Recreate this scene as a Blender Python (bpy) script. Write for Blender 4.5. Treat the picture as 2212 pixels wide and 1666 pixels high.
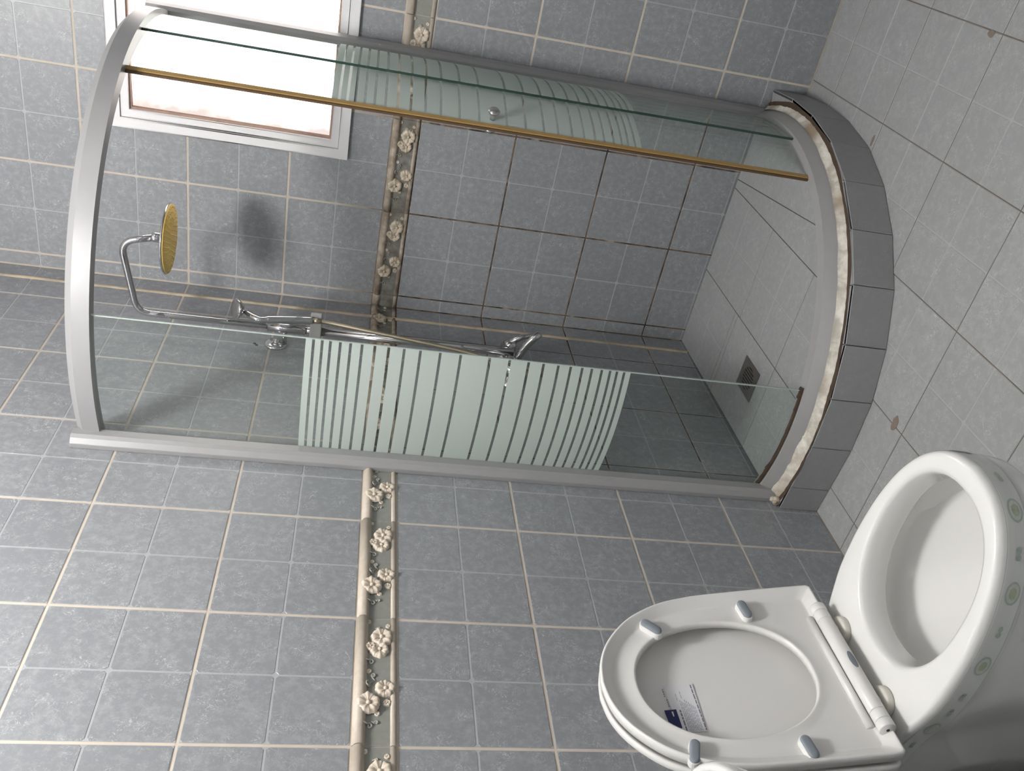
import bpy, bmesh, math, random
from mathutils import Vector, Matrix
random.seed(7)
for o in list(bpy.data.objects): bpy.data.objects.remove(o, do_unlink=True)
scene = bpy.context.scene
C = scene.collection
PI = math.pi

# ------------------------------------------------------------------ camera
R = [(0.18997527, -0.11320592, -0.97524039),
     (-0.8299581, -0.54916275, -0.09792769),
     (-0.5244797, 0.8280125, -0.19828351)]
CAM = Vector((1.41664495, -2.66128063, 1.36516231))
cd = bpy.data.cameras.new('camera'); cam = bpy.data.objects.new('camera', cd); C.objects.link(cam)
cd.sensor_fit = 'HORIZONTAL'; cd.sensor_width = 36.0; cd.lens = 36.0 * 1859.74 / 2212.0; cd.clip_start = 0.02
cam.matrix_world = Matrix(((R[0][0], -R[1][0], -R[2][0], CAM.x), (R[0][1], -R[1][1], -R[2][1], CAM.y),
                           (R[0][2], -R[1][2], -R[2][2], CAM.z), (0, 0, 0, 1)))
scene.camera = cam
# ------------------------------------------------------------------ world, exposure
w = bpy.data.worlds.new('world'); scene.world = w; w.use_nodes = True
w.node_tree.nodes['Background'].inputs[0].default_value = (0.75, 0.85, 1.0, 1)
w.node_tree.nodes['Background'].inputs[1].default_value = 1.0
scene.view_settings.view_transform = 'Standard'; scene.view_settings.look = 'None'
scene.view_settings.gamma = 1.0; scene.view_settings.exposure = 0.22; scene.view_settings.use_curve_mapping = False
LAMP_STRENGTH = 110.0
LAMP_COLOR = (1.0, 0.985, 0.96)
WINDOW_STRENGTH = 4.5
WINDOW_COLOR = (1.0, 0.93, 0.89)
LAMP_POS = (0.80, -1.93, 3.00)

# ------------------------------------------------------------------ material helpers
class NT:
    def __init__(s, name):
        s.m = bpy.data.materials.new(name); s.m.use_nodes = True; s.t = s.m.node_tree; s.t.nodes.clear()
        s.out = s.n('ShaderNodeOutputMaterial')
    def n(s, typ, **kw):
        nd = s.t.nodes.new(typ)
        for k, v in kw.items():
            if hasattr(nd, k): setattr(nd, k, v)
            else: nd.inputs[k].default_value = v
        return nd
    def l(s, a, b): s.t.links.new(a, b)
    def noise(s, vec, scale, detail=2.0, rough=0.5, dist=0.0):
        nd = s.n('ShaderNodeTexNoise'); nd.inputs['Scale'].default_value = scale; nd.inputs['Detail'].default_value = detail
        nd.inputs['Roughness'].default_value = rough; nd.inputs['Distortion'].default_value = dist
        if vec is not None: s.l(vec, nd.inputs['Vector'])
        return nd.outputs['Fac']
    def math(s, op, a, b=None, c=None, clamp=False):
        nd = s.n('ShaderNodeMath'); nd.operation = op; nd.use_clamp = clamp
        for i, v in enumerate((a, b, c)):
            if v is None: continue
            if isinstance(v, (int, float)): nd.inputs[i].default_value = v
            else: s.l(v, nd.inputs[i])
        return nd.outputs[0]
    def ramp(s, fac, lo, hi):
        nd = s.n('ShaderNodeMapRange'); nd.clamp = True
        s.l(fac, nd.inputs[0]); nd.inputs[1].default_value = lo; nd.inputs[2].default_value = hi
        return nd.outputs[0]
    def mix(s, fac, a, b):
        nd = s.n('ShaderNodeMix'); nd.data_type = 'RGBA'
        if isinstance(fac, (int, float)): nd.inputs[0].default_value = fac
        else: s.l(fac, nd.inputs[0])
        for i, v in ((6, a), (7, b)):
            if isinstance(v, tuple): nd.inputs[i].default_value = (*v[:3], 1)
            else: s.l(v, nd.inputs[i])
        return nd.outputs[2]
    def pos(s):
        return s.n('ShaderNodeNewGeometry').outputs['Position']
    def bsdf(s, col, rough=0.5, metal=0.0, bump=None, bstr=0.1, bdist=0.001, spec=0.5, coat=0.0):
        b = s.n('ShaderNodeBsdfPrincipled')
        if isinstance(col, tuple): b.inputs['Base Color'].default_value = (*col[:3], 1)
        else: s.l(col, b.inputs['Base Color'])
        if isinstance(rough, (int, float)): b.inputs['Roughness'].default_value = rough
        else: s.l(rough, b.inputs['Roughness'])
        b.inputs['Metallic'].default_value = metal
        b.inputs['Specular IOR Level'].default_value = spec
        b.inputs['Coat Weight'].default_value = coat
        if bump is not None:
            bp = s.n('ShaderNodeBump'); bp.inputs['Strength'].default_value = bstr; bp.inputs['Distance'].default_value = bdist
            s.l(bump, bp.inputs['Height']); s.l(bp.outputs[0], b.inputs['Normal'])
        s.l(b.outputs[0], s.out.inputs[0]); return b

M = {}
def simple(name, col, rough=0.5, metal=0.0, nscale=None, namp=0.1, bump=0.0, coat=0.0):
    t = NT(name)
    if nscale:
        p = t.pos(); f = t.noise(p, nscale, 4.0, 0.6)
        c = t.mix(f, tuple(x * (1 - namp) for x in col), tuple(min(1, x * (1 + namp)) for x in col))
        t.bsdf(c, rough, metal, f if bump else None, bump, 0.001, coat=coat)
    else: t.bsdf(col, rough, metal, coat=coat)
    M[name] = t.m; return t.m

def sw(t, p, comp):
    sx = t.n('ShaderNodeSeparateXYZ'); t.l(p, sx.inputs[0]); return sx.outputs[comp]

def tile_mat(name, base, light, rough, amount):
    t = NT(name); p = t.pos()
    rnd = t.n('ShaderNodeObjectInfo').outputs['Random']
    cb = t.n('ShaderNodeCombineXYZ'); t.l(t.math('MULTIPLY', rnd, 37.0), cb.inputs[0]); t.l(t.math('MULTIPLY', rnd, 11.0), cb.inputs[2])
    va = t.n('ShaderNodeVectorMath'); va.operation = 'ADD'; t.l(p, va.inputs[0]); t.l(cb.outputs[0], va.inputs[1]); q = va.outputs[0]
    n1 = t.noise(q, 48.0, 1.5, 0.5, 2.6)
    curl = t.ramp(t.math('ABSOLUTE', t.math('SUBTRACT', n1, 0.5)), 0.022, 0.0)
    mask = t.ramp(t.noise(q, 22.0, 2.0, 0.5, 0.5), 0.46, 0.62)
    curl = t.math('MULTIPLY', curl, mask)
    blotch = t.ramp(t.noise(q, 60.0, 3.0, 0.65), 0.42, 0.75)
    grain = t.noise(q, 420.0, 2.0, 0.7)
    f = t.math('ADD', t.math('MULTIPLY', curl, 1.0), t.math('MULTIPLY', blotch, 0.36))
    f = t.math('ADD', f, t.math('MULTIPLY', t.math('SUBTRACT', grain, 0.5), 0.45))
    f = t.math('ADD', f, t.math('MULTIPLY', t.math('SUBTRACT', rnd, 0.5), 0.12))
    f = t.math('MULTIPLY', f, amount, clamp=True)
    col = t.mix(f, base, light)
    bumph = t.math('ADD', curl, t.math('MULTIPLY', blotch, 0.5))
    rg = t.math('ADD', rough, t.math('MULTIPLY', grain, 0.12))
    t.bsdf(col, rg, 0, bumph, 0.35, 0.0006)
    M[name] = t.m
tile_mat('wall_tile_glaze', (0.230, 0.238, 0.254), (0.47, 0.478, 0.49), 0.30, 0.95)
tile_mat('floor_tile_glaze', (0.295, 0.303, 0.302), (0.52, 0.53, 0.53), 0.40, 0.75)
tile_mat('curb_tile_glaze', (0.262, 0.264, 0.268), (0.36, 0.365, 0.365), 0.34, 0.6)
simple('tile_groove', (0.37, 0.38, 0.395), 0.4, 0, 60, 0.08)
simple('floor_tile_groove', (0.36, 0.37, 0.375), 0.4, 0, 60, 0.08)

# cream wall grout, gone brown and black with mildew inside the shower corner
t = NT('wall_grout'); p = t.pos()
x, y, z = (sw(t, p, i) for i in range(3))
inx = t.math('MULTIPLY', t.ramp(x, 0.88, 0.80), t.ramp(y, -0.88, -0.80))
low = t.ramp(z, 1.42, 1.22)
inside = t.math('MULTIPLY', inx, t.math('ADD', t.math('MULTIPLY', low, 0.85), 0.12))
n_ = t.noise(p, 14.0, 4.0, 0.6); n2 = t.noise(p, 9.0, 3.0, 0.6)
cream = t.mix(t.noise(p, 25.0, 3.0), (0.50, 0.42, 0.345), (0.64, 0.57, 0.49))
brown = t.mix(t.ramp(n_, 0.40, 0.56), (0.022, 0.015, 0.011), (0.15, 0.10, 0.07))
f = t.math('MULTIPLY', inside, t.ramp(n2, 0.25, 0.42), clamp=True)
t.bsdf(t.mix(f, cream, brown), 0.85, 0, n_, 0.4, 0.002); M['wall_grout'] = t.m
simple('floor_grout', (0.14, 0.118, 0.10), 0.9, 0, 18, 0.45)
simple('shower_grout', (0.06, 0.05, 0.045), 0.9, 0, 15, 0.6)
simple('corner_grout', (0.42, 0.35, 0.26), 0.85, 0, 16, 0.55, 0.4)
simple('plaster', (0.74, 0.73, 0.71), 0.9, 0, 3, 0.04)
# far walls that the photograph does not show: tile grid in the material only
t = NT('plain_tile_wall')
br = t.n('ShaderNodeTexBrick'); br.offset = 0.0; br.inputs['Scale'].default_value = 1.0
br.inputs['Brick Width'].default_value = 0.3017; br.inputs['Row Height'].default_value = 0.30; br.inputs['Mortar Size'].default_value = 0.0025
br.inputs['Color1'].default_value = (0.30, 0.308, 0.32, 1); br.inputs['Color2'].default_value = (0.31, 0.318, 0.33, 1)
br.inputs['Mortar'].default_value = (0.55, 0.48, 0.40, 1)
uv = t.n('ShaderNodeUVMap'); t.l(uv.outputs[0], br.inputs['Vector']); t.bsdf(br.outputs[0], 0.3); M['plain_tile_wall'] = t.m

# border relief tiles
def border(name, c1, c2, dirt):
    t = NT(name); p = t.pos(); x, y, z = (sw(t, p, i) for i in range(3))
    inx = t.math('MULTIPLY', t.ramp(x, 0.88, 0.82), t.ramp(y, -0.88, -0.82))
    n_ = t.noise(p, 70.0, 4.0, 0.6)
    c = t.mix(n_, c1, c2)
    dm = t.math('MULTIPLY', inx, t.ramp(t.noise(p, 30.0, 3.0), 0.30, 0.62))
    c = t.mix(t.math('MULTIPLY', dm, 0.75), c, dirt)
    t.bsdf(c, 0.5, 0, n_, 0.25, 0.001); M[name] = t.m
border('border_cream', (0.38, 0.325, 0.27), (0.55, 0.485, 0.405), (0.16, 0.11, 0.075))
border('border_field', (0.19, 0.195, 0.175), (0.30, 0.30, 0.275), (0.085, 0.065, 0.048))
border('border_flower', (0.56, 0.48, 0.39), (0.72, 0.63, 0.53), (0.33, 0.27, 0.19))
border('border_scroll', (0.30, 0.30, 0.27), (0.46, 0.45, 0.40), (0.14, 0.10, 0.07))

simple('aluminium', (0.345, 0.342, 0.345), 0.40, 0.3, 40, 0.03)
simple('aluminium_dull', (0.37, 0.365, 0.36), 0.48, 0.3, 30, 0.06)
simple('chrome', (0.62, 0.61, 0.62), 0.08, 1.0)
simple('hose_metal', (0.42, 0.36, 0.27), 0.3, 0.9)
simple('ceramic', (0.74, 0.735, 0.72), 0.12, 0, None, 0, 0, 0.4)
simple('seat_plastic', (0.70, 0.69, 0.675), 0.3)
simple('bumper_grey', (0.20, 0.225, 0.255), 0.75)
simple('puck_side', (0.60, 0.58, 0.52), 0.4)
simple('print_green', (0.40, 0.46, 0.41), 0.3, 0, 120, 0.2)
simple('print_light', (0.55, 0.59, 0.53), 0.3, 0, 120, 0.15)
simple('print_olive', (0.43, 0.47, 0.33), 0.3, 0, 120, 0.2)
simple('print_tint', (0.70, 0.715, 0.695), 0.2)
simple('label_paper', (0.68, 0.675, 0.70), 0.6)
simple('label_blue', (0.012, 0.018, 0.09), 0.5)
simple('label_ink', (0.16, 0.16, 0.20), 0.6)
simple('label_pale_ink', (0.40, 0.40, 0.45), 0.6)
simple('gold_plate', (0.95, 0.64, 0.18), 0.45, 0.0, 300, 0.15)
simple('seal_yellow', (0.37, 0.24, 0.085), 0.45)
simple('seal_dark', (0.10, 0.06, 0.03), 0.6)
simple('white_frame', (0.74, 0.73, 0.74), 0.4, 0, 14, 0.05)
simple('frame_bead', (0.30, 0.20, 0.16), 0.7, 0, 40, 0.4)
simple('drain_metal', (0.18, 0.17, 0.155), 0.45, 0.6, 60, 0.3)
simple('drain_hole', (0.012, 0.012, 0.012), 0.9)
simple('spray_grey', (0.14, 0.14, 0.14), 0.35, 0.3)
simple('rust_dirt', (0.055, 0.035, 0.022), 0.9, 0, 40, 0.6)
simple('floor_stain', (0.19, 0.15, 0.12), 0.8, 0, 60, 0.3)
simple('dark_gap', (0.02, 0.02, 0.02), 0.9)
simple('water', (0.30, 0.32, 0.31), 0.03)
# silicone: chalky cream, dirty in places
t = NT('silicone'); p = t.pos(); n_ = t.noise(p, 26.0, 4.0, 0.65); n2 = t.noise(p, 7.0, 2.0)
c = t.mix(t.ramp(n_, 0.38, 0.62), (0.46, 0.43, 0.37), (0.76, 0.72, 0.65)); c = t.mix(t.ramp(n2, 0.52, 0.68), c, (0.30, 0.24, 0.17))
t.bsdf(c, 0.7, 0, n_, 0.5, 0.003); M['silicone'] = t.m
# clear glass: thin, faintly green, mirrors at grazing angles
def glass(name, tint, k):
    t = NT(name); tr = t.n('ShaderNodeBsdfTransparent'); tr.inputs[0].default_value = (*tint, 1)
    gl = t.n('ShaderNodeBsdfGlossy'); gl.inputs['Roughness'].default_value = 0.03; gl.inputs[0].default_value = (0.9, 0.95, 0.92, 1)
    lw = t.n('ShaderNodeLayerWeight'); lw.inputs[0].default_value = 0.5
    fr = t.math('ADD', 0.04, t.math('MULTIPLY', 0.96, t.math('POWER', lw.outputs['Facing'], 5.0)))
    mx = t.n('ShaderNodeMixShader'); t.l(t.math('MULTIPLY', fr, k), mx.inputs[0]); t.l(tr.outputs[0], mx.inputs[1]); t.l(gl.outputs[0], mx.inputs[2])
    df = t.n('ShaderNodeBsdfDiffuse'); df.inputs[0].default_value = (0.55, 0.60, 0.57, 1)
    m2 = t.n('ShaderNodeMixShader'); m2.inputs[0].default_value = 0.012; t.l(mx.outputs[0], m2.inputs[1]); t.l(df.outputs[0], m2.inputs[2])
    t.l(m2.outputs[0], t.out.inputs[0]); M[name] = t.m
glass('clear_glass', (0.945, 0.962, 0.952), 0.75)
simple('glass_edge', (0.025, 0.05, 0.042), 0.2)
simple('glass_edge_pale', (0.40, 0.46, 0.43), 0.2)
t = NT('frosted_print'); df = t.n('ShaderNodeBsdfDiffuse'); df.inputs[0].default_value = (0.72, 0.785, 0.75, 1)
tl = t.n('ShaderNodeBsdfTranslucent'); tl.inputs[0].default_value = (0.72, 0.785, 0.75, 1)
mx = t.n('ShaderNodeMixShader'); mx.inputs[0].default_value = 0.42; t.l(df.outputs[0], mx.inputs[1]); t.l(tl.outputs[0], mx.inputs[2])
tr = t.n('ShaderNodeBsdfTransparent'); m2 = t.n('ShaderNodeMixShader'); m2.inputs[0].default_value = 0.14
t.l(mx.outputs[0], m2.inputs[1]); t.l(tr.outputs[0], m2.inputs[2]); t.l(m2.outputs[0], t.out.inputs[0]); M['frosted_print'] = t.m
def emit(name, col, s):
    t = NT(name); e = t.n('ShaderNodeEmission'); e.inputs[0].default_value = (*col, 1); e.inputs[1].default_value = s
    t.l(e.outputs[0], t.out.inputs[0]); M[name] = t.m
emit('lamp_glow', LAMP_COLOR, LAMP_STRENGTH)
t = NT('daylight_pane'); p = t.pos(); x = sw(t, p, 0)      # frosted pane: sky light, a dim wall outside shows along its left edge
e = t.n('ShaderNodeEmission')
f = t.ramp(t.math('ADD', x, t.math('MULTIPLY', t.math('SUBTRACT', t.noise(p, 11.0, 3.0, 0.6), 0.5), 0.10)), 0.555, 0.70)
t.l(t.mix(f, (0.86, 0.74, 0.68), WINDOW_COLOR), e.inputs[0]); t.l(t.math('ADD', 0.95, t.math('MULTIPLY', f, WINDOW_STRENGTH - 0.95)), e.inputs[1])
t.l(e.outputs[0], t.out.inputs[0]); M['daylight_pane'] = t.m

# ------------------------------------------------------------------ geometry helpers
class MB:
    def __init__(s): s.v = []; s.f = []; s.m = []; s.sm = []; s.weld = True
    def add(s, vs, fs, mi=0, smooth=False):
        b = len(s.v); s.v += [tuple(v) for v in vs]
        for f in fs: s.f.append(tuple(i + b for i in f)); s.m.append(mi); s.sm.append(smooth)
        return s
    def box(s, a, b, mi=0):
        x0, y0, z0 = a; x1, y1, z1 = b
        return s.add([(x0,y0,z0),(x1,y0,z0),(x1,y1,z0),(x0,y1,z0),(x0,y0,z1),(x1,y0,z1),(x1,y1,z1),(x0,y1,z1)],
                     [(0,3,2,1),(4,5,6,7),(0,1,5,4),(1,2,6,5),(2,3,7,6),(3,0,4,7)], mi)
    def prism(s, poly, z0, z1, bev=0.0, mi=0, mside=None, bottom=False):
        n = len(poly); top = inset(poly, bev) if bev else poly; zs = z1 - bev
        vs = [(x, y, z0) for x, y in poly] + ([(x, y, zs) for x, y in poly] if bev else []) + [(x, y, z1) for x, y in top]
        k = 3 if bev else 2; fs = []
        for r in range(k - 1):
            for i in range(n): j = (i + 1) % n; fs.append((r*n+i, r*n+j, (r+1)*n+j, (r+1)*n+i))
        s.add(vs, fs, mi if mside is None else mside)
        s.add([(x, y, z1) for x, y in top], [tuple(range(n))], mi)
        if bottom: s.add([(x, y, z0) for x, y in poly], [tuple(range(n - 1, -1, -1))], mi)
        return s
    def loft(s, loops, mi=0, smooth=True, cap0=False, cap1=False, close=True):
        n = len(loops[0]); vs = [v for L in loops for v in L]; fs = []
        for r in range(len(loops) - 1):
            for i in range(n if close else n - 1):
                j = (i + 1) % n; fs.append((r*n+i, r*n+j, (r+1)*n+j, (r+1)*n+i))
        if cap0: fs.append(tuple(range(n - 1, -1, -1)))
        if cap1: fs.append(tuple((len(loops) - 1) * n + i for i in range(n)))
        return s.add(vs, fs, mi, smooth)
    def tube(s, pts, rad, seg=12, mi=0, caps=True):
        pts = [Vector(q) for q in pts]; n = len(pts); loops = []; prev = None
        for i, q in enumerate(pts):
            d = (pts[min(i+1, n-1)] - pts[max(i-1, 0)]).normalized()
            if prev is None:
                a = Vector((0, 0, 1)) if abs(d.z) < 0.9 else Vector((1, 0, 0)); u = d.cross(a).normalized()
            else: u = (prev - d * prev.dot(d)).normalized()
            prev = u; v_ = d.cross(u); r = rad[i] if isinstance(rad, (list, tuple)) else rad
            loops.append([tuple(q + (u * math.cos(k*2*PI/seg) + v_ * math.sin(k*2*PI/seg)) * r) for k in range(seg)])
        return s.loft(loops, mi, True, caps, caps)
    def lathe(s, prof, origin, axis, seg=24, mi=0, cap0=True, cap1=True):
        o = Vector(origin); d = Vector(axis).normalized()
        a = Vector((0, 0, 1)) if abs(d.z) < 0.9 else Vector((1, 0, 0)); u = d.cross(a).normalized(); v_ = d.cross(u)
        loops = [[tuple(o + d * h + (u * math.cos(k*2*PI/seg) + v_ * math.sin(k*2*PI/seg)) * r) for k in range(seg)] for r, h in prof]
        return s.loft(loops, mi, True, cap0, cap1)
    def mesh(s, name, mats):
        me = bpy.data.meshes.new(name); me.from_pydata(s.v, [], s.f)
        for m in mats: me.materials.append(M[m])
        me.polygons.foreach_set('material_index', s.m); me.polygons.foreach_set('use_smooth', s.sm)
        me.validate(); me.update()
        bm = bmesh.new(); bm.from_mesh(me); 
        if s.weld: bmesh.ops.remove_doubles(bm, verts=bm.verts, dist=1e-6)
        bmesh.ops.recalc_face_normals(bm, faces=bm.faces); bm.to_mesh(me); bm.free()
        return me
    def build(s, name, mats, parent=None, mat=None, bevel=0.0, bseg=2, auto=True):
        if isinstance(mats, str): mats = [mats]
        o = obj(name, s.mesh(name, mats), parent, mat)
        if bevel:
            b = o.modifiers.new('bevel', 'BEVEL'); b.width = bevel; b.segments = bseg; b.limit_method = 'ANGLE'; b.angle_limit = math.radians(35)
            b.harden_normals = False
        return o
def obj(name, me, parent=None, mat=None):
    o = bpy.data.objects.new(name, me); C.objects.link(o)
    if parent is not None: o.parent = parent
    if mat is not None: o.matrix_basis = mat
    return o
def empty(name, loc=(0, 0, 0), rz=0.0):
    o = bpy.data.objects.new(name, None); C.objects.link(o); o.location = loc; o.rotation_euler = (0, 0, rz); o.empty_display_size = 0.05
    return o
def tag(o, label=None, cat=None, group=None, kind=None):
    if label: o['label'] = label
    if cat: o['category'] = cat
    if group: o['group'] = group
    if kind: o['kind'] = kind
    return o
def inset(poly, d):
    n = len(poly); out = []
    for i in range(n):
        p0, p1, p2 = (Vector(poly[(i + k) % n]).to_2d() for k in (-1, 0, 1))
        a = (p1 - p0).normalized(); b = (p2 - p1).normalized()
        na = Vector((-a.y, a.x)); nb = Vector((-b.y, b.x)); m = na + nb
        if m.length < 1e-6: m = na
        m.normalize(); k = max(0.35, m.dot(na)); out.append(tuple(p1 + m * (d / k)))
    return out
def rect(x0, y0, x1, y1): return [(x0, y0), (x1, y0), (x1, y1), (x0, y1)]
def octo(x0, y0, x1, y1, c=0.005):
    c = min(c, (x1 - x0) / 3, (y1 - y0) / 3)
    return [(x0 + c, y0), (x1 - c, y0), (x1, y0 + c), (x1, y1 - c), (x1 - c, y1), (x0 + c, y1), (x0, y1 - c), (x0, y0 + c)]
def minus(r, h):
    x0, y0, x1, y1 = r
    if h is None or h[2] <= x0 or h[0] >= x1 or h[3] <= y0 or h[1] >= y1: return [r]
    out = []
    if h[1] > y0: out.append((x0, y0, x1, h[1]))
    if h[3] < y1: out.append((x0, h[3], x1, y1))
    a, b = max(y0, h[1]), min(y1, h[3])
    if h[0] > x0: out.append((x0, a, h[0], b))
    if h[2] < x1: out.append((h[2], a, x1, b))
    return [q for q in out if q[2] - q[0] > 0.008 and q[3] - q[1] > 0.008]
def area(poly): return 0.5 * sum(poly[i][0]*poly[(i+1)%len(poly)][1] - poly[(i+1)%len(poly)][0]*poly[i][1] for i in range(len(poly)))
def clip(poly, conv):
    out = list(poly)
    for i in range(len(conv)):
        a, b = conv[i], conv[(i+1) % len(conv)]; inp, out = out, []
        side = lambda q: (b[0]-a[0])*(q[1]-a[1]) - (b[1]-a[1])*(q[0]-a[0])
        for k in range(len(inp)):
            p0, p1 = inp[k], inp[(k+1) % len(inp)]; s0, s1 = side(p0), side(p1)
            if s0 >= 0: out.append(p0)
            if (s0 >= 0) != (s1 >= 0):
                u = s0 / (s0 - s1); out.append((p0[0]+(p1[0]-p0[0])*u, p0[1]+(p1[1]-p0[1])*u))
        if not out: return []
    res = []
    for q in out:
        if not res or math.hypot(q[0]-res[-1][0], q[1]-res[-1][1]) > 0.0015: res.append(q)
    if len(res) > 2 and math.hypot(res[0][0]-res[-1][0], res[0][1]-res[-1][1]) < 0.0015: res.pop()
    return res if len(res) > 2 and area(res) > 1e-5 else []
def smooth_curve(pts, per=8, closed=False):
    P = [Vector(q) for q in pts]; n = len(P); out = []
    for i in range(n if closed else n - 1):
        if closed: a, b, c, d = P[i-1], P[i], P[(i+1) % n], P[(i+2) % n]
        else: a, b, c, d = P[max(i-1, 0)], P[i], P[i+1], P[min(i+2, n-1)]
        for k in range(per):
            t = k / per
            out.append(0.5 * ((2*b) + (c-a)*t + (2*a-5*b+4*c-d)*t*t + (3*b-a-3*c+d)*t**3))
    if not closed: out.append(P[-1])
    return out
def frame(o, X, Y, Z):
    return Matrix(((X[0], Y[0], Z[0], o[0]), (X[1], Y[1], Z[1], o[1]), (X[2], Y[2], Z[2], o[2]), (0, 0, 0, 1)))

# ------------------------------------------------------------------ the room
W_, H_ = 0.3017, 0.30
ZC, HB = 1.193, 0.0835
TOP = 3.00
XR, YN = 2.05, -3.25
WIN = (0.50, 1.403, 1.10, 2.092)
G = 0.0029          # half a grout joint
g2 = 0.0017         # half a moulded groove
ROWS = [(0.0, ZC-3*H_, ZC-4*H_), (ZC-3*H_, ZC-2*H_, ZC-3*H_), (ZC-2*H_, ZC-H_, ZC-2*H_), (ZC-H_, ZC, ZC-H_)]
zz = ZC + HB
while zz < TOP - 0.01:
    ROWS.append((zz, min(zz + H_, TOP), zz)); zz += H_
YA0 = -1.0928
ACOLS = [(-0.08, 0.0, None), (-0.1877, -0.08, YA0 + 3*W_)]
k = 2
while YA0 + k*W_ > YN:
    ACOLS.append((max(YN, YA0 + k*W_), YA0 + (k+1)*W_, YA0 + k*W_)); k -= 1
XB0 = 0.0472
BCOLS = [(0.0, XB0, None)]
k = 0
while XB0 + k*W_ < XR:
    BCOLS.append((XB0 + k*W_, min(XR, XB0 + (k+1)*W_), XB0 + k*W_)); k += 1

cache = {}
def tile_mesh(x0, y0, x1, y1, xm, ym, hole, mats, name):
    """a tile face x0..x1, y0..y1 with a moulded cross at xm, ym; local origin at its lower left corner"""
    key = (round(x1-x0, 4), round(y1-y0, 4), None if xm is None else round(xm-x0, 4), None if ym is None else round(ym-y0, 4),
           None if hole is None else tuple(round(a, 4) for a in (hole[0]-x0, hole[1]-y0)), tuple(mats))
    if key in cache: return cache[key]
    b = MB(); ox, oy = x0, y0
    for r in minus((x0+G, y0+G, x1-G, y1-G), hole):
        b.prism(rect(r[0]-ox, r[1]-oy, r[2]-ox, r[3]-oy), -0.007, -0.0006, 0, 1)
    xs = [x0+G+0.0006, x1-G-0.0006]; ys = [y0+G+0.0006, y1-G-0.0006]
    xi = [(xs[0], xs[1])] if xm is None or not (xs[0]+0.012 < xm < xs[1]-0.012) else [(xs[0], xm-g2), (xm+g2, xs[1])]
    yi = [(ys[0], ys[1])] if ym is None or not (ys[0]+0.012 < ym < ys[1]-0.012) else [(ys[0], ym-g2), (ym+g2, ys[1])]
    for a in xi:
        for c in yi:
            for r in minus((a[0], c[0], a[1], c[1]), hole):
                b.prism(octo(r[0]-ox, r[1]-oy, r[2]-ox, r[3]-oy), -0.0008, 0.0, 0.0007, 0)
    cache[key] = b.mesh(name, mats) if b.v else None
    return cache[key]

wall_left = MB().box((-0.12, YN, -0.05), (-0.0014, 0.0, TOP)).build('wall_left', 'wall_grout'); tag(wall_left, kind='structure')
b = MB()
for r in minus((-0.12, -0.05, XR + 0.12, TOP), (WIN[0]+0.02, WIN[1]+0.02, WIN[2]-0.02, WIN[3]-0.02)):
    b.box((r[0], 0.0014, r[1]), (r[2], 0.16, r[3]))
wall_back = b.build('wall_back', 'wall_grout'); tag(wall_back, kind='structure')
FA = lambda x, z: frame((0, x, z), (0, 1, 0), (0, 0, 1), (1, 0, 0))
FB = lambda x, z: frame((x, 0, z), (1, 0, 0), (0, 0, 1), (0, -1, 0))
WT = ['wall_tile_glaze', 'tile_groove']
for cols, F, par, hole in ((ACOLS, FA, wall_left, None), (BCOLS, FB, wall_back, WIN)):
    for x0, x1, xt in cols:
        if x1 - x0 < 0.01: continue
        for z0, z1, zt in ROWS:
            hh = hole if hole and not (hole[2] <= x0 or hole[0] >= x1 or hole[3] <= z0 or hole[1] >= z1) else None
            me = tile_mesh(x0, z0, x1, z1, None if xt is None else xt + W_/2, zt + H_/2, hh, WT, 'tile')
            if me and len(me.vertices): obj('tile', me, par, F(x0, z0))

# --- the relief border: moulding on top, thin ridge below, flowers and scrolls between
def flower_mesh(R_, lobes, seed):
    """broad ruffled petals round a small cup, each petal fluted and lifted at its middle"""
    rr = random.Random(seed); b = MB()
    for p_ in range(lobes):
        a0 = p_ * 2*PI/lobes + rr.uniform(-.12, .12); lift = rr.uniform(0.8, 1.25); spread = PI / lobes * 1.42; size = R_ * rr.uniform(0.9, 1.08)
        loops = []
        for i in range(7):
            u = 0.10 + 0.90 * i / 6; L = []
            for k in range(13):
                v = -1 + k / 6; a = a0 + v * spread * (0.55 + 0.45 * math.sin(min(1, u * 1.1) * PI * 0.55))
                r = size * u * (1 - 0.16 * v * v * u + (0.045 * math.cos(v * PI * 3.0) if u > 0.8 else 0))
                z = 0.0015 + R_ * (0.30 * math.sin(u * PI * 0.72) * lift * (1 - 0.55 * abs(v) ** 1.6) + 0.045 * u * math.cos(v * PI * 3.0))
                if i == 6: z = min(z, 0.0015) - 0.002
                if k in (0, 12): z -= 0.0012
                L.append((r * math.cos(a), r * math.sin(a), z))
            loops.append(L)
        b.loft(loops, 0, True, close=False)
    b.lathe([(R_*0.20, 0.002), (R_*0.18, 0.002 + R_*0.26), (R_*0.05, 0.002 + R_*0.32)], (0, 0, 0), (0, 0, 1), 10)
    return b.mesh('flower', ['border_flower'])
FLW = {n: flower_mesh(1.0 * r, l, i) for i, (n, r, l) in enumerate((('big', 0.0240, 5), ('mid', 0.0205, 5), ('small', 0.0110, 5), ('star', 0.0085, 5), ('bud', 0.0055, 3)))}
MOTIF = [('bud', .065, .22, 0), ('bud', .035, .70, 1), ('big', .17, .38, 0.3), ('mid', .275, .42, 2.0), ('small', .255, .64, 0.5),
         ('mid', .585, .27, 1.2), ('big', .705, .66, 2.6), ('star', .69, .235, 0), ('bud', .77, .45, 0), ('bud', .45, .66, 0)]
def spiral(cx, cy, r, turns, a0, tail):
    pts = []
    for i in range(17):
        u = i / 16; a = a0 + turns * 2*PI * u; q = r * (0.25 + 0.75 * u); pts.append((cx + q*math.cos(a), cy + q*math.sin(a)))
    for q in tail: pts.append((pts[16][0] + q[0], pts[16][1] + q[1]))
    return pts
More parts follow.
